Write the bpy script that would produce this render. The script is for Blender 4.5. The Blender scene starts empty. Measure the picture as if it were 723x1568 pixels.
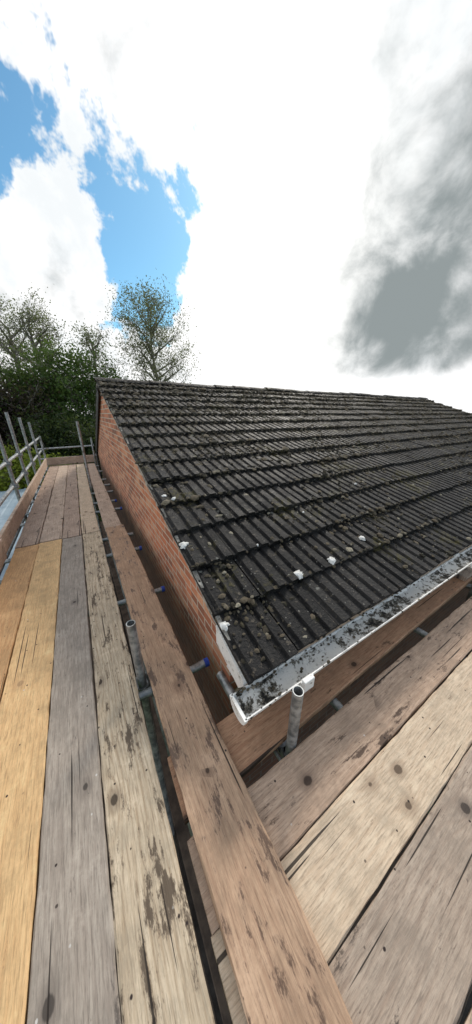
import bpy, bmesh, math, random
import numpy as np
from mathutils import Vector, Matrix, noise as mnoise
R=random.Random(7)
scene=bpy.context.scene
scene.view_settings.view_transform='Standard'
scene.view_settings.look='None'
scene.view_settings.exposure=0
H=6.0
# ------------------------------------------------------------------ helpers
class G:
    def __init__(s,nt): s.nt=nt
    def node(s,t,**kw):
        n=s.nt.nodes.new(t)
        for k,v in kw.items(): setattr(n,k,v)
        return n
    def put(s,sock,v):
        if v is None: return
        if isinstance(v,bpy.types.NodeSocket): s.nt.links.new(v,sock)
        else: sock.default_value=v
    def m(s,op,a,b=None,c=None,clamp=False):
        n=s.node('ShaderNodeMath',operation=op,use_clamp=clamp)
        s.put(n.inputs[0],a); s.put(n.inputs[1],b); s.put(n.inputs[2],c)
        return n.outputs[0]
    def vm(s,op,a,b=None):
        n=s.node('ShaderNodeVectorMath',operation=op)
        s.put(n.inputs[0],a); s.put(n.inputs[1],b)
        return n.outputs['Value'] if op in('DOT_PRODUCT','LENGTH') else n.outputs[0]
    def mix(s,f,a,b,blend='MIX'):
        n=s.node('ShaderNodeMix',data_type='RGBA',blend_type=blend)
        s.put(n.inputs[0],f)
        for i,v in((6,a),(7,b)):
            if isinstance(v,(tuple,list)) and len(v)==3: v=(*v,1)
            s.put(n.inputs[i],v)
        return n.outputs[2]
    def noise(s,vec,scale=1,detail=3,rough=.5,dist=0):
        n=s.node('ShaderNodeTexNoise')
        s.put(n.inputs['Vector'],vec); n.inputs['Scale'].default_value=scale
        n.inputs['Detail'].default_value=detail; n.inputs['Roughness'].default_value=rough
        n.inputs['Distortion'].default_value=dist
        return n.outputs[0]
    def vor(s,vec,scale=1):
        n=s.node('ShaderNodeTexVoronoi'); s.put(n.inputs['Vector'],vec)
        n.inputs['Scale'].default_value=scale
        return n
    def ss(s,v,a,b,lo=0.,hi=1.):
        n=s.node('ShaderNodeMapRange',interpolation_type='SMOOTHSTEP')
        s.put(n.inputs[0],v); n.inputs[1].default_value=a; n.inputs[2].default_value=b
        n.inputs[3].default_value=lo; n.inputs[4].default_value=hi
        return n.outputs[0]
    def sep(s,v):
        n=s.node('ShaderNodeSeparateXYZ'); s.put(n.inputs[0],v); return n.outputs
    def comb(s,x,y,z=0.):
        n=s.node('ShaderNodeCombineXYZ')
        s.put(n.inputs[0],x); s.put(n.inputs[1],y); s.put(n.inputs[2],z); return n.outputs[0]
    def obj(s): return s.node('ShaderNodeTexCoord').outputs['Object']
    def attr(s,name):
        return s.node('ShaderNodeAttribute',attribute_name=name)
def newmat(name):
    m=bpy.data.materials.new(name); m.use_nodes=True
    nt=m.node_tree; g=G(nt); b=nt.nodes['Principled BSDF']
    return m,g,b
def setp(g,b,color=None,rough=None,metal=None,bump=None,bs=.3,bd=.01,spec=None):
    if isinstance(color,tuple) and len(color)==3: color=(*color,1)
    g.put(b.inputs['Base Color'],color); g.put(b.inputs['Roughness'],rough); g.put(b.inputs['Metallic'],metal)
    if spec is not None: b.inputs['Specular IOR Level'].default_value=spec
    if bump is not None:
        n=g.node('ShaderNodeBump'); n.inputs['Strength'].default_value=bs; n.inputs['Distance'].default_value=bd
        g.put(n.inputs['Height'],bump); g.nt.links.new(n.outputs[0],b.inputs['Normal'])
def mesh_obj(name,verts,faces,mat=None,parent=None,smooth=False,loc=(0,0,0),tint=None):
    me=bpy.data.meshes.new(name)
    me.from_pydata([tuple(v) for v in verts],[],faces); me.update()
    if smooth: me.polygons.foreach_set('use_smooth',[True]*len(me.polygons))
    if tint is not None:
        a=me.attributes.new('tint','FLOAT','FACE'); a.data.foreach_set('value',tint)
    o=bpy.data.objects.new(name,me); scene.collection.objects.link(o); o.location=loc
    if mat: me.materials.append(mat)
    if parent: o.parent=parent
    return o
def empty(name,loc=(0,0,0)):
    o=bpy.data.objects.new(name,None); scene.collection.objects.link(o); o.location=loc; return o
def box_vf(x0,x1,y0,y1,z0,z1,base=0):
    v=[(x0,y0,z0),(x1,y0,z0),(x1,y1,z0),(x0,y1,z0),(x0,y0,z1),(x1,y0,z1),(x1,y1,z1),(x0,y1,z1)]
    f=[(0,3,2,1),(4,5,6,7),(0,1,5,4),(1,2,6,5),(2,3,7,6),(3,0,4,7)]
    return v,[tuple(i+base for i in q) for q in f]
def box(name,x0,x1,y0,y1,z0,z1,mat,parent=None,bev=.004):
    v,f=box_vf(x0,x1,y0,y1,z0,z1); o=mesh_obj(name,v,f,mat,parent)
    if bev:
        md=o.modifiers.new('b','BEVEL'); md.width=bev; md.segments=2
    return o
def tube_vf(p0,p1,r,ri=None,n=20,V=None,F=None):
    V=[] if V is None else V; F=[] if F is None else F
    p0=Vector(p0);p1=Vector(p1); d=(p1-p0).normalized()
    a=d.orthogonal().normalized(); b=d.cross(a); base=len(V)
    rings=[(p0,r),(p1,r)]
    if ri: rings=[(p0,ri),(p0,r),(p1,r),(p1,ri)]
    for p,rr in rings:
        for i in range(n):
            t=2*math.pi*i/n; V.append(p+a*math.cos(t)*rr+b*math.sin(t)*rr)
    k=len(rings)
    for j in range(k if ri else k-1):
        j2=(j+1)%k
        for i in range(n):
            i2=(i+1)%n; F.append((base+j*n+i,base+j*n+i2,base+j2*n+i2,base+j2*n+i))
    if not ri:
        F.append(tuple(base+i for i in range(n))[::-1]); F.append(tuple(base+n+i for i in range(n)))
    return V,F
# ------------------------------------------------------------------ materials
def wood(name,base,dark,stain=(.10,.06,.04),st=.60,seed=1.,ring=.45,wet=False,speck=.95):
    base=(base[0]*1.07,base[1]*.99,base[2]*.88); dark=(dark[0]*1.10,dark[1]*.98,dark[2]*.86)
    m,g,b=newmat(name)
    p=g.vm('ADD',g.obj(),(seed*7.31,seed*3.17,0)); x,y,z=g.sep(p)
    vn=g.vor(g.comb(g.m('MULTIPLY',x,1.7),g.m('MULTIPLY',y,5.)),1)
    px,py,_=g.sep(vn.outputs['Position']); cr,cg,_c=g.sep(vn.outputs['Color'])
    gate=g.ss(cr,.42,.47)
    ex=g.m('SUBTRACT',x,g.m('DIVIDE',px,1.7)); ey=g.m('SUBTRACT',y,g.m('DIVIDE',py,5.))
    ex2=g.m('MULTIPLY',ex,ex); ey2=g.m('MULTIPLY',ey,ey)
    r=g.m('SQRT',g.m('ADD',g.m('MULTIPLY',ex2,.55),ey2))
    fib=g.noise(g.comb(g.m('MULTIPLY',x,16.),g.m('MULTIPLY',y,200.)),1,3,.65)
    rn=g.m('ADD',r,g.m('MULTIPLY',g.m('SUBTRACT',fib,.5),.008))
    rad=g.m('MULTIPLY_ADD',cg,.010,.006)
    core=g.m('MULTIPLY',g.ss(g.m('SUBTRACT',rn,rad),.002,-.003),gate)
    halo=g.m('MULTIPLY',g.ss(rn,.045,.010),gate)
    flow=g.m('MULTIPLY',g.m('DIVIDE',1.,g.m('ADD',1.,g.m('ADD',g.m('MULTIPLY',ex2,120.),g.m('MULTIPLY',ey2,1300.)))),gate)
    n1=g.noise(g.comb(g.m('MULTIPLY',x,.8),g.m('MULTIPLY',y,5.)),1,2)
    ph=g.m('ADD',g.m('ADD',g.m('MULTIPLY',y,260.),g.m('MULTIPLY',n1,40.)),g.m('MULTIPLY',flow,18.))
    rings=g.m('POWER',g.m('MULTIPLY_ADD',g.m('SINE',ph),.5,.5),2.)
    fib2=g.noise(g.comb(g.m('MULTIPLY',x,5.),g.m('MULTIPLY',y,55.)),1,5,.75)
    f=g.m('ADD',g.m('MULTIPLY',rings,ring),g.m('MULTIPLY',g.ss(fib2,.38,.66),.6),clamp=True)
    c=g.mix(f,base,dark)
    c=g.mix(g.ss(fib,.45,.72,0,.6),c,tuple(v*.40 for v in dark))
    big=g.noise(p,5.1,7,.76)
    c=g.mix(g.ss(big,.44,.66,0,.65),c,tuple(v*.55 for v in base))
    c=g.mix(g.ss(big,.46,.30,0,.5),c,tuple(min(.8,v*1.25+.03) for v in base))
    sn=g.noise(g.comb(g.m('MULTIPLY',x,5.),g.m('MULTIPLY',y,13.)),1,6,.76)
    sn=g.m('ADD',sn,g.m('MULTIPLY',g.m('SUBTRACT',fib2,.5),.25))
    smask=g.ss(sn,st-.01,st+.07)
    c=g.mix(g.m('MULTIPLY',smask,.88),c,stain)
    c=g.mix(g.m('MULTIPLY',halo,.5),c,tuple(v*1.4 for v in stain))
    c=g.mix(g.m('MULTIPLY',core,.9),c,tuple(v*.6 for v in stain))
    spl=g.noise(g.comb(g.m('MULTIPLY',x,1.1),g.m('MULTIPLY',y,75.),3.),1,1,.4)
    crack=g.ss(spl,.70,.73)
    c=g.mix(g.m('MULTIPLY',crack,.9),c,(.02,.015,.012))
    sv=g.vor(p,42); s1,s2,_=g.sep(sv.outputs['Color'])
    dd=g.m('ADD',sv.outputs['Distance'],g.m('MULTIPLY',g.m('SUBTRACT',fib,.5),.3))
    spk=g.m('MULTIPLY',g.m('MULTIPLY',g.ss(dd,.20,.12),g.ss(s1,speck+.02,speck+.022)),g.ss(s2,0.,1.,.25,.9))
    c=g.mix(spk,c,(.6,.58,.55))
    c=g.mix(g.m('MULTIPLY',g.ss(dd,.22,.12),g.ss(s1,.05,.045)),c,(.03,.02,.018))
    rg=g.ss(sn,st-.05,st+.06,.72,.30) if wet else .78
    h=g.m('SUBTRACT',g.m('ADD',g.m('MULTIPLY',f,-.4),g.m('MULTIPLY',fib,.5)),g.m('ADD',crack,g.m('MULTIPLY',core,.3)))
    setp(g,b,c,rg,None,h,.75,.003,spec=.3)
    return m
def noisy(name,c1,c2,scale,rough=.7,detail=4,bs=.3,metal=0.,bd=.01,spec=None,lo=.35,hi=.65):
    m,g,b=newmat(name); p=g.obj(); n=g.noise(p,scale,detail,.6)
    c=g.mix(g.ss(n,lo,hi),c1,c2); setp(g,b,c,rough,metal,n,bs,bd,spec); return m
m_steel,g,b=newmat('galvanised_steel')
p=g.obj(); n=g.noise(p,25,4,.65); n2=g.noise(p,6,3)
c=g.mix(g.ss(n,.35,.65),(.20,.22,.23),(.46,.47,.47)); c=g.mix(g.ss(n2,.58,.72,0,.7),c,(.16,.12,.09))
setp(g,b,c,g.ss(n,.3,.7,.38,.62),.7,n,.2,.002)
m_blue=noisy('blue_plastic',(.01,.04,.30),(.02,.07,.42),30,.4)
m_black=noisy('black_plastic',(.012,.012,.013),(.03,.03,.03),12,.5)
m_upvc,g,b=newmat('dirty_white_upvc')
p=g.obj(); n=g.noise(p,9,5,.7); n2=g.noise(p,45,4,.6)
c=g.mix(g.ss(n,.54,.70),(.80,.79,.76),(.42,.39,.33)); c=g.mix(g.ss(n2,.60,.67,0,.75),c,(.09,.08,.06))
setp(g,b,c,.45,None,n2,.2,.003)
m_dirt,g,b=newmat('gutter_silt')
p=g.obj(); n=g.noise(p,17,6,.75); n2=g.noise(p,2.5,2)
nn_=g.m('ADD',n,g.m('MULTIPLY',g.m('SUBTRACT',n2,.5),.35))
nn_=g.m('ADD',nn_,g.ss(g.sep(p)[0],.4,1.1,-.06,.0))
c=g.mix(g.ss(nn_,.36,.43),(.012,.011,.010),(.13,.115,.09)); c=g.mix(g.ss(nn_,.44,.50),c,(.66,.64,.60))
setp(g,b,c,.9,None,n,.8,.02)
m_mortar=noisy('cement_mortar',(.16,.15,.13),(.42,.39,.34),22,.9,bs=.8)
m_white=noisy('white_mortar_splat',(.50,.49,.46),(.82,.81,.78),45,.8,bs=.8)
m_grass=noisy('grass',(.035,.07,.018),(.08,.12,.035),2.5,.95,6,.8,bd=.05)
m_pave=noisy('shade_dark_ground',(.018,.014,.011),(.05,.042,.035),6,.95,4)  # ground colour kept dark to stand in for shade down the scaffold gaps
m_bark=noisy('bark',(.13,.115,.095),(.32,.29,.24),7,.9,3,.8,bd=.03)
m_metalroof,g,b=newmat('blue_grey_roofing')
p=g.obj(); n=g.noise(p,1.5,5,.6)
setp(g,b,g.mix(g.ss(n,.3,.7),(.20,.27,.33),(.33,.41,.47)),.5,.1,n,.1)
# brick
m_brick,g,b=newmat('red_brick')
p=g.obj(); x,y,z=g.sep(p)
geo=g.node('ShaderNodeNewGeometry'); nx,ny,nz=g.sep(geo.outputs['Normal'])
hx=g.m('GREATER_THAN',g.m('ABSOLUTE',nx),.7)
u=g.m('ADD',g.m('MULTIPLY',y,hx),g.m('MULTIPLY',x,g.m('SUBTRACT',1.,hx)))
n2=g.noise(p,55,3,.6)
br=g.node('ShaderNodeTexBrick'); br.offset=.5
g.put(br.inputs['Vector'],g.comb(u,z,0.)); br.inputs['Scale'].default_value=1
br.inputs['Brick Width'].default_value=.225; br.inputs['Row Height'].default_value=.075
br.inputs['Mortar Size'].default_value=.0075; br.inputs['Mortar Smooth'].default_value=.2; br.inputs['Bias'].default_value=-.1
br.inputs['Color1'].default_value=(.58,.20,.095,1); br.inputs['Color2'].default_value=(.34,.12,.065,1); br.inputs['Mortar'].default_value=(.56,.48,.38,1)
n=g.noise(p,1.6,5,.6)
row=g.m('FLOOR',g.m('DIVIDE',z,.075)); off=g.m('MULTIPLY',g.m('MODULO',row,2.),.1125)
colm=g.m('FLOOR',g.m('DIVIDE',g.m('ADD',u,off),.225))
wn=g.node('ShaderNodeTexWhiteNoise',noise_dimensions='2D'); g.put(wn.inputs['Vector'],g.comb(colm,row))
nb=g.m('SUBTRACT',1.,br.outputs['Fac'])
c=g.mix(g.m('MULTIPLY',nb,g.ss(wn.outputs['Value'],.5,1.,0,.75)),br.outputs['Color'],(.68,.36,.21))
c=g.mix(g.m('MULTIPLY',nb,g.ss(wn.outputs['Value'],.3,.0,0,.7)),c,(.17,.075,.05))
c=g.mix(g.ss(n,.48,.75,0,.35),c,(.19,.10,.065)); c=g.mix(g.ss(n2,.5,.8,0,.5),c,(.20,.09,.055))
c=g.mix(g.ss(z,4.80,4.1,0,.85),c,(.040,.022,.016))  # painted shade: brick colour darkens downwards below the eaves, behind the boards
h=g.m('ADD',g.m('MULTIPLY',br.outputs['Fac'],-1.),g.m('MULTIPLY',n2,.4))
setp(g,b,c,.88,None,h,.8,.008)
# roof tile
m_tile,g,b=newmat('concrete_roof_tile')
p=g.obj(); t=g.attr('tint').outputs['Fac']
n=g.noise(p,7,5,.7); n2=g.noise(p,60,3,.65); n3=g.noise(p,2.2,5,.65); n4=g.noise(p,30,5,.74)
x,y,z=g.sep(p); n5=g.noise(g.comb(g.m('MULTIPLY',x,24.),g.m('MULTIPLY',y,4.)),1,4,.7)
c=g.mix(g.ss(n,.3,.7),(.005,.005,.0055),(.019,.0182,.018))
c=g.mix(g.m('MULTIPLY',t,.6),c,(.042,.039,.037))
c=g.mix(g.ss(n5,.54,.72,0,.6),c,(.060,.055,.050))
upper=g.ss(y,1.2,3.6,0.,.10)
n4u=g.m('ADD',n4,upper)
c=g.mix(g.ss(n4u,.58,.66,0,.85),c,(.105,.088,.068))
c=g.mix(g.ss(n4u,.68,.74,0,.7),c,(.23,.21,.175))
c=g.mix(g.m('MULTIPLY',g.ss(n3,.55,.65,0,.85),g.ss(n4,.45,.55)),c,(.062,.054,.016))
sv=g.vor(p,16); s1,_,_=g.sep(sv.outputs['Color'])
dist=g.m('ADD',sv.outputs['Distance'],g.m('MULTIPLY',g.m('SUBTRACT',n2,.5),.6))
c=g.mix(g.m('MULTIPLY',g.ss(dist,.24,.14),g.ss(s1,.94,.945,0,.5)),c,(.28,.28,.25))
sv=g.vor(p,50); s1,_,_=g.sep(sv.outputs['Color'])
c=g.mix(g.m('MULTIPLY',g.ss(sv.outputs['Distance'],.28,.18),g.ss(s1,.93,.935,0,.7)),c,(.26,.25,.22))
setp(g,b,c,g.ss(n,.3,.7,.45,.8),None,g.m('ADD',n2,n4),.9,.008,spec=.2)
m_moss,g,b=newmat('moss_clump_mat')
t=g.attr('tint').outputs['Fac']; n=g.noise(g.obj(),80,2)
c=g.mix(g.ss(t,0.,.8),(.018,.015,.010),(.105,.082,.054)); c=g.mix(g.ss(t,.86,1.),c,(.28,.25,.19)); c=g.mix(g.ss(n,.52,.68,0,.5),c,(.055,.058,.018))
setp(g,b,c,.95,None,n,.8,.005)
# ------------------------------------------------------------------ house
E_Y,E_Z=.667,H-1.139; TAN=.345; A=math.atan(TAN); RY=5.43; RZ=E_Z+TAN*(RY-E_Y)
X0,X1=.45,11.88; FY=2*RY-E_Y
house=empty('brick_house',(0,0,0))
def rz(y): 
    return E_Z+TAN*((y if y<RY else 2*RY-y)-E_Y)
wy0,wy1=.90,2*RY-.90; drop=.045
V=[];prof=[(wy0,0),(wy0,rz(wy0)-drop),(RY,RZ-drop),(wy1,rz(wy1)-drop),(wy1,0)]
for xx in(.50,X1-.05):
    for yy,zz in prof: V.append((xx,yy,zz))
F=[(0,1,2,3,4),(9,8,7,6,5)]+[(i,5+i,5+(i+1)%5,(i+1)%5) for i in range(5)]
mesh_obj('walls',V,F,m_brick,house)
V=[];F=[];T=[]
prof=[]
for k in range(3):
    o=k*.1
    prof+=[(o+.000,.001),(o+.022,.0),(o+.032,.019),(o+.088,.019)]
prof+=[(.2985,.001)]
g_len=(RY-E_Y)/math.cos(A)/15; L=g_len+.05; LIFT=.042
ncol=38; cw=(X1-X0)/ncol/.3
s=Vector((0,math.cos(A),math.sin(A))); nn=Vector((0,-math.sin(A),math.cos(A)))
O=Vector((0,E_Y-.02,E_Z-.014))
for side in(0,1):
    for r_ in range(15):
        for c_ in range(ncol):
            jw=R.uniform(-.004,.005); jv=R.uniform(-.009,.009); rot=R.uniform(-.012,.012); tl=R.uniform(-.004,.004)
            base=len(V); tv=R.random()**2.2
            sag=.016*mnoise.noise(Vector((c_*.25,r_*.3,side*9)))
            for (vv,ww) in((0,-.030),(0,0),(L,0)):
                for (u,h) in prof:
                    hh=h if ww==0 else (h*.4+ww)
                    chip=R.uniform(0,.006) if vv==0 else 0
                    lift=LIFT*(1-vv/L)
                    P=O+Vector((X0+c_*.3*cw+u*cw,0,0))+s*(r_*g_len+vv+jv+chip+rot*(u-.15))+nn*(hh+lift+jw+sag+tl*(u/.3))
                    P.x+=-rot*vv
                    if side: P.y=2*RY-P.y
                    V.append(P)
            m_=len(prof)
            for j in range(2):
                for i in range(m_-1):
                    q=(base+j*m_+i,base+j*m_+i+1,base+(j+1)*m_+i+1,base+(j+1)*m_+i)
                    F.append(q[::-1] if side else q); T.append(tv)
            for i in(0,m_-1):
                F.append((base+i,base+m_+i,base+2*m_+i)); T.append(tv)
mesh_obj('roof_tiles',V,F,m_tile,house,tint=T)
V=[(X0+.02,E_Y+.01,E_Z-.03),(X1-.02,E_Y+.01,E_Z-.03),(X1-.02,RY,RZ-.03),(X0+.02,RY,RZ-.03),(X1-.02,FY-.01,E_Z-.03),(X0+.02,FY-.01,E_Z-.03)]
mesh_obj('roof_underlay',V,[(0,1,2,3),(3,2,4,5)],m_black,house)
for xx,xs in((X0+.008,.045),(X1-.057,.045)):
    for sd in(0,1):
        V=[];F=[];N=60
        for i in range(N+1):
            y=E_Y+.02+(RY-E_Y-.02)*i/N; z=rz(y); 
            if sd: y=2*RY-y
            j=lambda: R.uniform(-.004,.004)
            V+=[(xx+j(),y,z+.012),(xx+xs,y,z+.012),(xx+xs,y,z-.045+j()),(xx+j()-.002,y,z-.040+j())]
        for i in range(N):
            for k in range(4):
                F.append((i*4+k,i*4+(k+1)%4,i*4+4+(k+1)%4,i*4+4+k))
        F+=[(0,1,2,3),(4*N,4*N+1,4*N+2,4*N+3)]
        mesh_obj('verge_mortar',V,F,m_mortar,house)
V=[];F=[];T=[]
nr=25; rl=(X1-X0)/nr
for i in range(nr):
    x0=X0+i*rl-.01; x1=x0+rl+.02; base=len(V); dz=R.uniform(-.012,.014); k=10; tv=R.random()*.8
    for (xx,rr) in((x0,.118),(x1,.108)):
        for rin in(0,.016):
            for j in range(k+1):
                a=math.pi*(.08+.84*j/k); V.append((xx,RY+math.cos(a)*(rr-rin)*1.1,RZ-.015+dz+math.sin(a)*(rr-rin)*.75))
    q=k+1
    for j in range(k):
        F+=[(base+j,base+j+1,base+2*q+j+1,base+2*q+j),(base+q+j,base+j+q+1,base+j+1,base+j),(base+2*q+j,base+2*q+j+1,base+3*q+j+1,base+3*q+j)]; T+=[tv]*3
mesh_obj('ridge_tiles',V,F,m_tile,house,tint=T)
ico=bmesh.new(); bmesh.ops.create_icosphere(ico,subdivisions=1,radius=1)
iv=[v.co.copy() for v in ico.verts]; fi=[tuple(v.index for v in f.verts) for f in ico.faces]; ico.free()
V=[];F=[];T=[]
cnt=0
while cnt<19000:
    r_=R.randrange(15); u=R.uniform(X0+.01,X1-.02); 
    if R.random()<.55: v=R.choice([abs(R.gauss(.0,.012)), g_len-R.random()**2*.10])
    else: v=R.random()*g_len
    q=mnoise.noise(Vector((u*.9,r_*.45,3)))+.5*mnoise.noise(Vector((u*4,r_*1.3+v*3,8)))
    if R.random()>.30+q*1.4+.04*r_: continue
    rib=((u-X0)/cw)%.1; h=.0 if rib<.03 else .019
    if h>0 and R.random()<.35: continue
    sz=R.uniform(.004,.013)*(1.9 if R.random()<.12 else 1)*(1+.06*r_)
    if r_==0 and v<.03: continue
    P=Vector((u,O.y,O.z))+s*(r_*g_len+v)+nn*(h+LIFT*(1-(max(v,0))/L)+sz*.15)
    base=len(V); rx=R.uniform(.7,1.8);ry=R.uniform(.7,1.5); tv=R.random()
    for w in iv:
        k=R.uniform(.7,1.3)
        V.append(P+Vector((w.x*sz*rx*k,0,0))+s*(w.y*sz*ry*k)+nn*(w.z*sz*.6*k))
    F+=[tuple(i+base for i in f) for f in fi]; T+=[tv]*20; cnt+=1
mesh_obj('roof_moss',V,F,m_moss,house,tint=T)
V=[];F=[]
for (sx,sy,rr) in((1.07,1.00,.034),(1.395,1.00,.032),(1.86,1.075,.022),(.485,1.49,.030),(.52,2.02,.024),(.58,1.96,.018),(.475,.91,.024),(.95,1.30,.008),(1.6,1.5,.010),(2.6,1.7,.012)):
    vv=((sy-O.y)/math.cos(A))%g_len
    top=.019+LIFT*(1-vv/L)
    P0=Vector((sx,0,0))+Vector((0,O.y,O.z))+s*((sy-O.y)/math.cos(A))+nn*(top+.006); base=len(V); k=24
    V.append(P0+nn*.003)
    for ring,hh in((.6,.003),(1.,-.012)):
        for j in range(k):
            a=2*math.pi*j/k; q=rr*ring*(1+.7*mnoise.noise(Vector((math.cos(a)*1.6+sx*9,math.sin(a)*1.6,sy)))+.2*mnoise.noise(Vector((math.cos(a)*5+sx*9,math.sin(a)*5,sy))))
            V.append(P0+Vector((math.cos(a)*q*1.15,0,0))+s*(math.sin(a)*q)+nn*hh)
    for j in range(k):
        F.append((base,base+1+j,base+1+(j+1)%k)); F.append((base+1+j,base+1+k+j,base+1+k+(j+1)%k,base+1+(j+1)%k))
mesh_obj('mortar_splats',V,F,m_white,house,smooth=True)
box('fascia',X0+.03,X1-.03,.700,.718,E_Z-.20,E_Z-.012,m_upvc,house)
box('soffit',X0+.03,X1-.03,.7185,.899,E_Z-.20,E_Z-.19,m_upvc,house,0)
box('rear_fascia',X0+.03,X1-.03,FY-.05,FY-.032,E_Z-.20,E_Z-.012,m_black,house)
V=[]
for xx in(X0-.004,X0+.028):
    V+=[(xx,.672,E_Z-.135),(xx,.95,E_Z-.045),(xx,.95,rz(.95)-.02),(xx,.672,E_Z-.022)]
mesh_obj('barge_end',V,[(0,3,2,1),(4,5,6,7),(0,1,5,4),(1,2,6,5),(2,3,7,6),(3,0,4,7)],m_upvc,house)
V=[];w=.15
for xx in(X0+.002,X0+.010):
    V+=[(xx,RY+.02,RZ-.05),(xx,FY-.05,E_Z-.02),(xx,FY-.05,E_Z-.02-w),(xx,RY+.02,RZ-.05-w)]
mesh_obj('dark_bargeboard',V,[(0,3,2,1),(4,5,6,7),(0,1,5,4),(1,2,6,5),(2,3,7,6),(3,0,4,7)],m_black,house)
Vp,Fp=tube_vf((.44,wy1-.06,0.02),(.44,wy1-.06,E_Z-.1),.034); mesh_obj('rear_downpipe',Vp,Fp,m_black,house,True)
gutter=empty('rain_gutter')
def halfpipe(name,xa,xb,cy,cz,r,th,mat,parent,n=14,over=.0):
    V=[];F=[]
    for xx in(xa,xb):
        for rr in(r,r-th):
            for j in range(n+1):
                a=math.pi+math.pi*j/n; V.append((xx,cy+math.cos(a)*rr,cz+math.sin(a)*rr+(over if j in(0,n) else 0)))
    q=n+1
    for j in range(n):
        F+=[(j,j+1,2*q+j+1,2*q+j),(q+j,3*q+j,3*q+j+1,q+j+1),(j,q+j,q+j+1,j+1),(2*q+j,2*q+j+1,3*q+j+1,3*q+j)]
    F+=[(0,2*q,3*q,q),(n,q+n,3*q+n,2*q+n)]
    return mesh_obj(name,V,F,mat,parent)
GY,GZ=.603,E_Z-.042
halfpipe('channel',.375,11.92,GY,GZ,.060,.006,m_upvc,gutter)
n=14;V=[(.368,GY+math.cos(math.pi+math.pi*j/n)*.064,GZ+math.sin(math.pi+math.pi*j/n)*.064) for j in range(n+1)]
V+=[(.382,v[1],v[2]) for v in V]
mesh_obj('end_cap',V,[tuple(range(n+1)),tuple(range(n+1,2*n+2))[::-1]]+[(j,j+n+1,j+n+2,j+1) for j in range(n)]+[(n,2*n+1,n+1,0)],m_upvc,gutter)
for gx in(.72,2.7,4.7,6.7,8.7,10.7):
    halfpipe('union_bracket',gx-.04,gx+.04,GY,GZ,.069,.008,m_upvc,gutter,over=.008)
    box('clip',gx-.032,gx+.032,GY-.085,GY-.058,GZ-.05,GZ+.016,m_upvc,gutter,.004)
    box('clip_back',gx-.032,gx+.032,GY+.052,GY+.095,GZ-.01,GZ+.018,m_upvc,gutter,.004)
Vp,Fp=tube_vf((.72,GY,GZ-.055),(.72,GY,GZ-.13),.038,.034); mesh_obj('outlet',Vp,Fp,m_upvc,gutter,False)
V=[];F=[];NX=900
for i in range(NX+1):
    x=.384+(11.9-.384)*i/NX
    for j in range(7):
        f=j/6; yy=GY-.050+.10*f
        lev=.016*mnoise.noise(Vector((x*3,j*.3,1)))+.010*mnoise.noise(Vector((x*22,j*1.2,5)))
        V.append((x,yy,GZ-.018+lev-.012*math.sin(math.pi*f)))
for i in range(NX):
    for j in range(6): F.append((i*7+j,i*7+7+j,i*7+8+j,i*7+j+1))
mesh_obj('silt',V,F,m_dirt,gutter,True)
V=[];F=[];T=[]
for k in range(260):
    x=.40+R.random()**1.8*6; P=Vector((x,GY+R.choice([.06,.05,-.058,R.uniform(-.03,.05)])+R.gauss(0,.004),GZ+R.uniform(-.012,.006)))
    base=len(V); sz=R.uniform(.003,.008)
    for w in iv: V.append(P+Vector((w.x*1.5,w.y,w.z*.7))*sz*R.uniform(.7,1.3))
    F+=[tuple(i+base for i in f) for f in fi]; T+=[R.random()]*20
mesh_obj('gutter_moss',V,F,m_moss,gutter,tint=T)
# ------------------------------------------------------------------ boards
def board(name,p0,p1,width,ztop,mat,th=.038,seed=0,tilt=0,standing=False):
    p0=Vector((p0[0],p0[1],0));p1=Vector((p1[0],p1[1],0)); d=p1-p0; Ln=d.length; ang=math.atan2(d.y,d.x)
    bv=.005; w=width/2
    pr=[(-w+bv,0),(-w/3,0),(w/3,0),(w-bv,0),(w,-bv),(w,-th+bv),(w-bv,-th),(-w+bv,-th),(-w,-th+bv),(-w,-bv)]
    N=max(8,int(Ln/.05)); V=[];F=[];K=len(pr)
    for i in range(N+1):
        x=Ln*i/N
        for k,(yy,zz) in enumerate(pr):
            e=.004*mnoise.noise(Vector((x*3,k*.8,seed*5.1)))+.004*mnoise.noise(Vector((x*14,k*2.8,seed*5.1)))
            bow=.007*mnoise.noise(Vector((x*.4,seed*3.3,0)))
            xe=x+(.006*mnoise.noise(Vector((yy*30,seed,i))) if i in(0,N) else 0)
            sgn=1 if yy>0 else -1
            cup=-.0025*(1-(yy/w)**2)
            V.append((xe,yy+bow+sgn*e*(1 if abs(yy)>w*.8 else 0),zz+e*.4+cup))
    for i in range(N):
        for k in range(K):
            k2=(k+1)%K; F.append((i*K+k,(i+1)*K+k,(i+1)*K+k2,i*K+k2))
    F.append(tuple(range(K))); F.append(tuple(N*K+k for k in range(K))[::-1])
    o=mesh_obj(name,V,F,mat)
    o.rotation_euler=(math.radians((90 if standing else 0)+tilt),0,ang); o.location=(p0.x,p0.y,ztop)
    return o
ZP=H-1.45
W=.224
def lb(xc,y0,y1,mat,w=W,dz=0.,seed=0,dx=0.):
    return board('added_shade_board',(xc,y0),(xc+dx,y1),w,ZP+dz,mat,seed=seed)
orange=wood('wood_orange',(.58,.39,.22),(.44,.27,.145),(.18,.10,.05),.66,1.,.4,speck=.975)
yellow=wood('wood_yellow',(.68,.50,.29),(.55,.38,.21),(.24,.14,.08),.66,2.,.4,speck=.975)
grey=wood('wood_grey',(.38,.355,.335),(.25,.232,.22),(.09,.075,.065),.64,3.,.35,speck=.95)
weath=wood('wood_weathered',(.58,.52,.43),(.34,.285,.215),(.075,.053,.037),.535,4.,.45,speck=.965)
inner=wood('wood_wet_brown',(.46,.335,.25),(.30,.205,.15),(.10,.06,.042),.55,5.,.3,wet=True,speck=.97)
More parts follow.
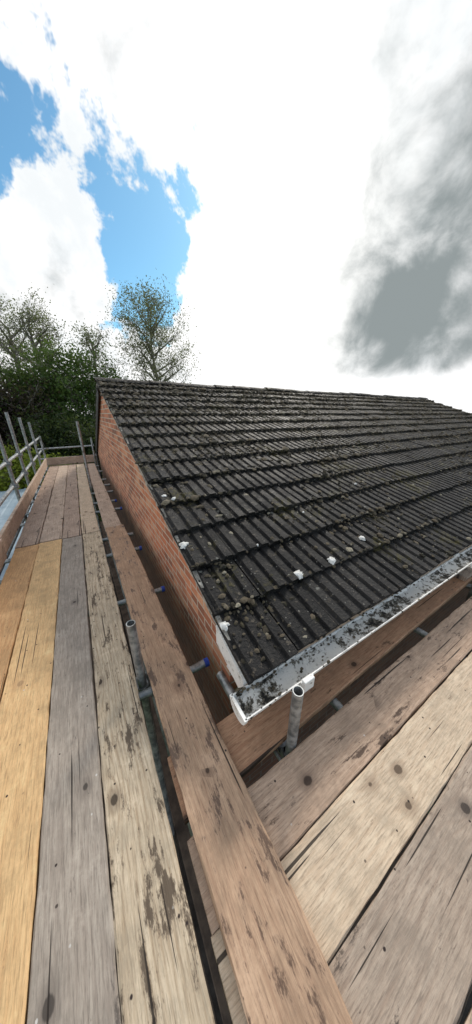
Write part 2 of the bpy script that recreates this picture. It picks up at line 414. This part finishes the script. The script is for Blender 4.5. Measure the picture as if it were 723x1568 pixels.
redb=wood('wood_red_brown',(.45,.29,.20),(.31,.18,.12),(.09,.052,.034),.60,6.,.3,wet=True,speck=.97)
brn=wood('wood_brown',(.48,.375,.31),(.33,.25,.20),(.075,.048,.036),.57,7.,.3,speck=.96)
pale=wood('wood_pale',(.62,.54,.45),(.47,.39,.31),(.18,.125,.085),.64,8.,.3,speck=.97)
drk=wood('wood_dull',(.42,.365,.325),(.285,.24,.21),(.08,.062,.052),.60,9.,.35,speck=.965)
pink=wood('wood_pinkish',(.53,.45,.40),(.38,.305,.26),(.12,.085,.065),.60,10.,.35,speck=.95)
pink2=wood('wood_pink_grey',(.45,.37,.33),(.315,.25,.215),(.10,.073,.057),.58,11.,.35,speck=.95)
lowm=noisy('added_dark_board',(.07,.05,.038),(.13,.095,.07),9,.9)  # dark wood for the added lower lift
lb(-.748,-1.0,3.50,orange,seed=1)
lb(-.517,-1.2,3.52,yellow,seed=2,w=.228)
lb(-.290,-1.1,3.50,grey,seed=3,dx=-.004,w=.205)
lb(-.078,-1.1,3.53,weath,seed=4,w=.205)
lb(-.755,3.515,9.2,pink2,seed=5,dz=.006)
lb(-.520,3.535,9.2,pink,seed=6,dz=.004)
lb(-.300,3.515,9.2,pink2,seed=7,dz=.005,w=.205)
lb(-.085,3.545,9.2,pale,seed=8,dz=.003,w=.2)
lb(.200,-.45,3.49,inner,w=.226,dz=.042,seed=9,dx=.0)
lb(.190,3.45,9.1,pink,w=.215,dz=.004,seed=10)
def rb(x0,x1,yc,mat,w=.205,dz=0.,seed=0,dy=0.): return board('added_shade_board',(x0,yc),(x1,yc+dy),w,ZP+dz,mat,seed=seed)
rb(.075,2.95,.612,redb,w=.226,seed=11,dy=.055)
rb(2.82,6.7,.68,drk,w=.224,dz=.04,seed=12)
rb(.065,3.95,.352,brn,w=.209,seed=13)
rb(.06,3.95,.142,pale,w=.205,seed=14,dz=-.003)
rb(.06,3.95,-.078,drk,w=.215,seed=15)
rb(.06,3.95,-.303,pink,w=.215,seed=16,dz=-.002)
rb(.06,3.95,-.53,brn,w=.215,seed=17)
for i,yc in enumerate((.36,.13,-.10,-.33,-.56)): rb(3.97,7.9,yc,(brn,pink2,pale,drk,pink)[i],w=.22,seed=18+i)
for i,yc in enumerate((.62,.36,.13,-.10,-.33)): rb(7.92 if i else 6.72,11.8,yc,(drk,pink2,pale,brn,pink)[i],w=.22,seed=24+i)
board('toe_board',(-.885,-.6),(-.885,3.3),.22,ZP+.118,pink2,seed=30,standing=True,tilt=4)
board('toe_board',(-.90,3.32),(-.90,9.2),.22,ZP+.122,pink,seed=31,standing=True,tilt=3)
board('toe_board',(-.90,9.28),(.32,9.28),.22,ZP+.12,pink,seed=32,standing=True)
for i,xc in enumerate((-.75,-.51,-.28,-.05,.20)):  # added lower lift, put in to block ground bounce and side sky light
    board('added_shade_board',(xc,-1.),(xc,9.2),.224,ZP-2.0,lowm,seed=40+i)
for i,yc in enumerate((.62,.36,.13,-.10,-.33)):  # same added light-blocking lift along the eaves side
    board('added_shade_board',(.34,yc),(11.8,yc),.224,ZP-2.0,lowm,seed=50+i)
# ------------------------------------------------------------------ tubes
def pole(name,p0,p1,cap=None,r=.0242):
    V,F=tube_vf(Vector(p0)-Vector(p0),Vector(p1)-Vector(p0),r,r-.004)
    o=mesh_obj(name,V,F,m_steel,loc=p0)
    o.data.polygons.foreach_set('use_smooth',[True]*len(o.data.polygons))
    md=o.modifiers.new('e','EDGE_SPLIT'); md.split_angle=.7
    if cap:
        d=(Vector(p1)-Vector(p0)); ln=d.length; d.normalize()
        V,F=tube_vf(d*(ln-.026),d*(ln+.003),r+.0025); mesh_obj('end_cap',V,F,cap,o)
    return o
def coupler(p,ax=(0,0,1)):
    p=Vector(p); V,F=[],[]
    tube_vf((0,0,-.028),(0,0,.028),.034,.0245,14,V,F); tube_vf((-.028,.048,0),(.028,.048,0),.034,.0245,14,V,F)
    tube_vf((-.052,-.02,0),(-.052,.05,0),.009,None,8,V,F); tube_vf((-.02,.048,.05),(.035,.048,.05),.008,None,8,V,F)
    bv,bf=box_vf(-.03,.03,.015,.035,-.028,.028,len(V)); V+=bv;F+=bf
    bv,bf=box_vf(-.062,-.042,-.03,-.016,-.011,.011,len(V)); V+=bv;F+=bf
    o=mesh_obj('scaffold_coupler',V,F,m_steel,loc=p); return o
ZT=ZP-.038-.0245-.006
for i,(y,xe) in enumerate(((1.115,.455),(2.0,.425),(2.9,.41),(3.36,.40),(4.5,.42),(5.0,.40),(5.7,.42),(6.3,.43),(6.9,.41),(8.0,.42),(8.9,.40))):
    pole('scaffold_transom',(-1.05,y,ZT),(xe,y,ZT),m_blue if i in(0,1,2,4,5) else None)
for x,ye in((.96,.62),(1.916,.64),(2.9,.62),(4.6,.62),(6.3,.62),(8.,.62),(9.7,.62),(11.2,.62)):
    pole('scaffold_transom',(x,-.95,ZT),(x,ye,ZT))
ZL=ZT-.05
pole('scaffold_ledger',(.112,-.6,ZL),(.112,9.5,ZL)); pole('scaffold_ledger',(-.985,-.6,ZL),(-.985,9.6,ZL))
pole('scaffold_ledger',(.2,.43,ZL),(11.8,.43,ZL)); pole('scaffold_ledger',(.2,-.85,ZL),(11.8,-.85,ZL))
pole('scaffold_ledger',(.482,.60,ZT+.02),(.478,.985,ZT+.02))
for (x,y,zt) in((.0565,1.19,H-1.05),(.0565,6.1,H-.14),(.60,.483,H-1.097),(2.84,.50,ZP+.06)):
    pole('scaffold_pole',(x,y,0),(x+(-.01 if zt>5.5 else 0),y,zt), m_black if x>2 else None)
for (x,y,zt) in((-.935,2.0,H-.95),(-.94,5.0,H-.10),(-.94,6.05,H+.02),(-.94,7.2,H-.08),(-.94,8.4,H-.20)):
    pole('scaffold_pole',(x,y,0),(x-.04,y+.03,zt))
for x in(5.0,8.0,11.0):
    pole('scaffold_pole',(x,.50,0),(x,.50,ZP+.2)); 
for x in(1.4,5.,8.,11.): pole('scaffold_pole',(x,-.90,0),(x,-.90,ZP-.1))
pole('scaffold_pole',(-.94,9.45,0),(-.94,9.45,H-.6)); pole('scaffold_pole',(.35,9.45,0),(.35,9.45,H-.7))
pole('guard_rail',(-.995,3.2,H-.70),(-.995,9.7,H-.68)); pole('guard_rail',(-.995,3.0,H-1.06),(-.995,9.7,H-1.02))
pole('guard_rail',(-1.1,9.50,H-.98),(.40,9.50,H-.96)); pole('guard_rail',(-1.1,9.50,H-1.27),(.42,9.50,H-1.27))
for (y) in(5.0,6.05,7.2,8.4): 
    for z in(H-.70,H-1.05):
        o=coupler((-.955,y,z)); o.rotation_euler=(0,0,math.pi/2)
for p in((.0565,1.19,ZP-.11),(.60,.483,ZP-.115)): coupler(p)
# ------------------------------------------------------------------ ground & surroundings
def sheet(name,x0,x1,y0,y1,z,mat,n=1):
    V=[];F=[]
    for i in range(n+1):
        for j in range(n+1): V.append((x0+(x1-x0)*i/n,y0+(y1-y0)*j/n,z))
    for i in range(n):
        for j in range(n): F.append((i*(n+1)+j,(i+1)*(n+1)+j,(i+1)*(n+1)+j+1,i*(n+1)+j+1))
    return mesh_obj(name,V,F,mat)
sheet('ground',-900,900,-900,900,-.002,m_grass)
sheet('garden_path',-1.8,.49,-3,12,.006,m_pave)
sheet('flower_bed',.5,12.5,-3.,.89,.006,m_pave)
gar=empty('garage')
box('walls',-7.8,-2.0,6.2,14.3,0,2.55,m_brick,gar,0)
V=[];F=[];N=240
for i in range(N+1):
    x=-8.0+6.1*i/N; h=.03*(1 if (i%12) in(0,1,2) else 0)
    V+=[(x,6.0,2.62+h),(x,14.5,2.80+h)]
for i in range(N): F.append((2*i,2*i+2,2*i+3,2*i+1))
mesh_obj('ribbed_roof',V,F,m_metalroof,gar)
box('roof_edge',-8.02,-1.88,5.97,6.0,2.45,2.66,m_black,gar); box('roof_edge',-1.895,-1.865,6.0,14.5,2.45,2.70,m_black,gar)
# ------------------------------------------------------------------ trees
def leafmat(name,c1,c2):
    m,g,b=newmat(name); t=g.attr('tint').outputs['Fac']; c=g.mix(t,c1,c2)
    nt=m.node_tree; setp(g,b,c,.6,spec=.25)
    tr=g.node('ShaderNodeBsdfTranslucent'); g.put(tr.inputs[0],g.mix(.5,c,(.16,.20,.05)))
    mx=g.node('ShaderNodeMixShader'); mx.inputs[0].default_value=.4
    nt.links.new(b.outputs[0],mx.inputs[1]); nt.links.new(tr.outputs[0],mx.inputs[2])
    nt.links.new(mx.outputs[0],nt.nodes['Material Output'].inputs[0]); return m
lm_mid=leafmat('leaf_green',(.030,.07,.015),(.12,.20,.045))
lm_dark=leafmat('leaf_dark',(.012,.025,.010),(.05,.085,.025))
lm_olive=leafmat('leaf_olive',(.10,.12,.055),(.27,.29,.15))
lm_red=leafmat('leaf_copper',(.016,.010,.012),(.05,.026,.026))
lm_yel=leafmat('leaf_yellow_green',(.12,.17,.02),(.36,.42,.05))
def tree(name,x,y,h,cb,cr,nlimb,nleaf,ls,lmat,seed,lean=(0,0),spread=.35,tr=.18,round_=.62,even=.1,brr=1.):
    rr=random.Random(seed); root=empty(name,(x,y,0)); V=[];F=[]; tips=[]
    def seg(a,b,ra,rb):
        d=(b-a); 
        if d.length<1e-5: return
        d.normalize(); u=d.orthogonal().normalized(); w=d.cross(u); base=len(V); n=6
        for p,r in((a,ra),(b,rb)):
            for i in range(n):
                t=2*math.pi*i/n; V.append(p+(u*math.cos(t)+w*math.sin(t))*r)
        for i in range(n): F.append((base+i,base+(i+1)%n,base+n+(i+1)%n,base+n+i))
    def branch(p,d,ln,r,depth):
        n=4; q=p.copy(); dd=d.copy()
        for i in range(n):
            dd=(dd+Vector((rr.gauss(0,.16),rr.gauss(0,.16),rr.gauss(.05,.1)))).normalized()
            q2=q+dd*ln/n; r2=r*(1-.2*(i+1)); seg(q,q2,r*(1-.2*i),max(r2,.010))
            if depth>0 and i>=1 or (depth>0 and rr.random()<.4):
                for k in range(rr.choice((1,2,2))):
                    sd=(dd*.6+Vector((rr.gauss(0,.7),rr.gauss(0,.7),rr.gauss(.15,.45)))).normalized()
                    branch(q2,sd,ln*rr.uniform(.35,.6),max(r2*.6,.012),depth-1)
            if depth<=1: tips.append((q2.copy(),1. if depth==0 else .5))
            q=q2
        tips.append((q.copy(),1.3))
    n=12; pts=[]
    for i in range(n+1):
        f=i/n; pts.append(Vector((lean[0]*f+.25*mnoise.noise(Vector((f*3,seed,0)))*f*2,lean[1]*f+.25*mnoise.noise(Vector((f*3,seed,9)))*f*2,h*.90*f)))
    for i in range(n): seg(pts[i],pts[i+1],tr*(1-.85*i/n)+.02,tr*(1-.85*(i+1)/n)+.02)
    for k in range(nlimb):
        f=cb+(1-cb)*((k+rr.random())/nlimb); i=min(n-1,int(f*n)); P=pts[i].lerp(pts[i+1],f*n-i)
        g_=(f-cb)/(1-cb); env=cr*(math.sin(math.pi*min(1,(.22+round_*g_)))**.7)*rr.uniform(.7,1.15)
        a=k*2.4+rr.uniform(-.5,.5); up=.25+.9*g_
        branch(P,Vector((math.cos(a),math.sin(a),up)).normalized(),env,(tr*.35*(1-.6*g_)+.015)*brr,2)
    mesh_obj('trunk_and_branches',V,F,m_bark,root,True)
    tp=np.array([list(t[0]) for t in tips]); wt=np.array([t[1]*rr.uniform(even,1.3) for t in tips]); wt/=wt.sum()
    rg=np.random.default_rng(seed); idx=rg.choice(len(tips),nleaf,p=wt)
    clump=rg.random(len(tips))
    c=tp[idx]+rg.normal(0,spread,(nleaf,3))*np.array([1,1,.75])
    a=rg.normal(size=(nleaf,3)); a/=np.linalg.norm(a,axis=1)[:,None]
    b2=rg.normal(size=(nleaf,3)); b2-=a*(a*b2).sum(1)[:,None]; b2/=np.linalg.norm(b2,axis=1)[:,None]
    sz=(ls*rg.uniform(.5,1.3,nleaf))[:,None]
    vs=np.stack([c-a*sz,c-b2*sz*.55,c+a*sz,c+b2*sz*.55],1).reshape(-1,3)
    fs=np.arange(nleaf*4).reshape(-1,4)
    tint=np.clip(clump[idx]*.6+rg.random(nleaf)*.4,0,1)
    me=bpy.data.meshes.new('leaves'); me.from_pydata(vs.tolist(),[],fs.tolist()); me.update()
    at=me.attributes.new('tint','FLOAT','FACE'); at.data.foreach_set('value',tint.astype(np.float32))
    o=bpy.data.objects.new('leaves',me); scene.collection.objects.link(o); me.materials.append(lmat); o.parent=root
    return root
tree('deciduous_tree',.4,26.,12.8,.48,2.4,16,6000,.070,lm_olive,11,lean=(-1.9,0),spread=.30,tr=.28,brr=1.6)
tree('deciduous_tree',-3.2,27.,13.0,.42,2.8,18,6600,.070,lm_olive,12,lean=(.4,0),spread=.34,tr=.26,brr=1.6)
tree('deciduous_tree',2.4,25.6,12.5,.45,1.8,15,4600,.070,lm_olive,13,lean=(-.1,0),spread=.30,tr=.24,brr=1.6)
tree('deciduous_tree',7.1,25.5,15.0,.46,2.9,30,15000,.070,lm_olive,24,lean=(0,0),spread=.40,tr=.24,even=.7,brr=1.2,round_=.55)
tree('deciduous_tree',.4,21.6,9.2,.15,2.3,26,14000,.10,lm_mid,15,spread=.42,tr=.18)
tree('deciduous_tree',-2.0,22.5,7.8,.12,2.5,26,14000,.10,lm_mid,16,spread=.42,tr=.18)
tree('deciduous_tree',3.0,23.0,8.0,.12,2.2,24,11000,.10,lm_mid,17,spread=.42,tr=.16)
tree('copper_beech_tree',-3.6,20.0,7.0,.10,2.2,26,13000,.10,lm_red,18,spread=.42,tr=.16)
tree('deciduous_tree',-5.6,22.0,8.0,.12,2.7,26,13000,.10,lm_dark,19,spread=.42,tr=.16)
tree('leafy_shrub',-1.2,18.0,5.0,.05,1.8,22,11000,.09,lm_dark,20,spread=.40,tr=.1)
tree('leafy_shrub',1.2,17.0,4.7,.05,1.7,22,11000,.09,lm_dark,21,spread=.40,tr=.1)
tree('leafy_shrub',-3.4,16.2,3.9,.05,1.3,18,8000,.08,lm_yel,22,spread=.3,tr=.06)
tree('leafy_shrub',-1.6,15.6,3.5,.05,1.2,18,8000,.08,lm_yel,23,spread=.3,tr=.06)
V=[];F=[];T=[]
rg=random.Random(5)
for k in range(26000):
    a=rg.uniform(-.75,2.2); d=rg.uniform(60,75); x=math.sin(a)*d; y=math.cos(a)*d
    top=5.0+1.6*mnoise.noise(Vector((a*7,0,2)))+.8*mnoise.noise(Vector((a*31,0,4)))
    P=Vector((x,y,rg.uniform(.2,max(.5,top)))); base=len(V)
    aa=Vector((rg.gauss(0,1),rg.gauss(0,1),rg.gauss(0,1))).normalized(); bb=aa.orthogonal().normalized(); s_=rg.uniform(.3,.7)
    V+=[P-aa*s_,P-bb*s_,P+aa*s_,P+bb*s_]; F.append((base,base+1,base+2,base+3)); T.append(rg.random())
mesh_obj('distant_trees',V,F,lm_dark,tint=T)
# ------------------------------------------------------------------ world
EL,AZ=math.radians(38),math.radians(48)
w=bpy.data.worlds.new('World'); scene.world=w; w.use_nodes=True; nt=w.node_tree; nt.nodes.clear(); g=G(nt)
try:
    w.cycles.sampling_method='MANUAL'; w.cycles.sample_map_resolution=512
except Exception: pass
sky=g.node('ShaderNodeTexSky',sky_type='NISHITA'); sky.sun_disc=False; sky.sun_elevation=EL; sky.sun_rotation=AZ
sky.air_density=1.0; sky.dust_density=.6; sky.ozone_density=1.2
d=g.vm('NORMALIZE',g.node('ShaderNodeTexCoord').outputs['Generated'])
def blob(v,k,wt):
    v=Vector(v).normalized()
    e=g.m('EXPONENT',g.m('MULTIPLY',g.m('SUBTRACT',g.vm('DOT_PRODUCT',d,tuple(v)),1.),k))
    return g.m('MULTIPLY',e,wt)
def total(l):
    r=l[0]
    for q in l[1:]: r=g.m('ADD',r,q)
    return r
dx_,dy_,dz_=g.sep(d)
nz=g.noise(d,5.,5,.62,.3); nf=g.noise(d,17,4,.65)
vb=g.vor(g.vm('ADD',d,(.3,.2,.9)),7.); bil=g.m('SUBTRACT',.45,vb.outputs['Distance'])
vb2=g.vor(g.vm('ADD',d,(.7,.1,.5)),18.); bil2=g.m('SUBTRACT',.45,vb2.outputs['Distance'])
den=total([g.m('MULTIPLY',g.m('SUBTRACT',nz,.5),2.6),g.m('MULTIPLY',g.m('SUBTRACT',nf,.5),1.4),g.m('MULTIPLY',bil,.45),g.m('MULTIPLY',bil2,.35),
  blob((.055,.920,.385),140,1.1),blob((-.07,.945,.31),80,.9),blob((.5886,.725,.3577),18,1.5),blob((.8,.45,.35),8,1.4),
  blob((.75,.6,.1),8,1.),blob((.22,.66,.75),20,.7),blob((-.6,.3,.6),4,.8),
  blob((.268,.866,.422),120,-1.1),blob((.24,.905,.325),120,-1.1),blob((-.05,.88,.47),130,-1.15),blob((.14,.86,.49),110,-.6),blob((.38,.78,.50),140,-.7),blob((.219,.798,.561),50,-.3),
  g.ss(dz_,.24,.04,0,.6)])
cov=g.ss(den,-.06,.24)
n3=g.noise(g.vm('ADD',d,(3.1,1.7,.4)),5.5,6,.62,.3)
drk_=total([g.m('MULTIPLY',g.m('SUBTRACT',n3,.5),2.2),g.m('MULTIPLY',bil,-.35),g.m('MULTIPLY',bil2,-.35),blob((.7795,.455,.43),48,.9),blob((.822,.51,.235),85,.66),blob((.895,.391,.225),60,.70),blob((.772,.61,.185),260,.6),
  blob((.769,.512,.372),260,-.6),blob((.876,.37,.32),200,-.5),blob((.5886,.725,.3577),20,-.6),g.ss(dz_,.14,.07,0,-.8)])
dk=g.ss(drk_,.0,1.05)
shade=g.ss(g.m('ADD',nz,g.m('MULTIPLY',g.m('SUBTRACT',nf,.5),.5)),.38,.72,.0,.42)
cc=g.mix(shade,(1.12,1.12,1.12),(.66,.75,.80))
cc=g.mix(g.ss(blob((.5886,.725,.3577),9,1.),.3,1.),cc,(1.2,1.2,1.17))
cc=g.mix(dk,cc,(.30,.34,.345))
b1=g.node('ShaderNodeBackground'); g.put(b1.inputs[0],g.mix(1.,sky.outputs[0],(.74,1.18,1.24),'MULTIPLY')); b1.inputs[1].default_value=.12
b2=g.node('ShaderNodeBackground'); g.put(b2.inputs[0],cc); b2.inputs[1].default_value=1.0
mx=g.node('ShaderNodeMixShader'); g.put(mx.inputs[0],cov); nt.links.new(b1.outputs[0],mx.inputs[1]); nt.links.new(b2.outputs[0],mx.inputs[2])
out=g.node('ShaderNodeOutputWorld'); nt.links.new(mx.outputs[0],out.inputs[0])
sd=bpy.data.lights.new('sun','SUN'); sd.energy=2.6; sd.angle=math.radians(10); sd.color=(1,.94,.85)
so=bpy.data.objects.new('sun',sd); scene.collection.objects.link(so); so.location=(0,0,20)
tv=Vector((math.cos(EL)*math.sin(AZ),math.cos(EL)*math.cos(AZ),math.sin(EL)))
so.rotation_euler=tv.to_track_quat('Z','Y').to_euler()
# ------------------------------------------------------------------ camera
cd=bpy.data.cameras.new('camera'); co=bpy.data.objects.new('camera',cd); scene.collection.objects.link(co)
co.location=(0,0,H); co.rotation_euler=(math.radians(90-21.3),0,math.radians(-31.1))
cd.sensor_fit='HORIZONTAL'; cd.sensor_width=36; cd.lens=36*387/723; cd.clip_start=.02; cd.clip_end=3000
scene.camera=co
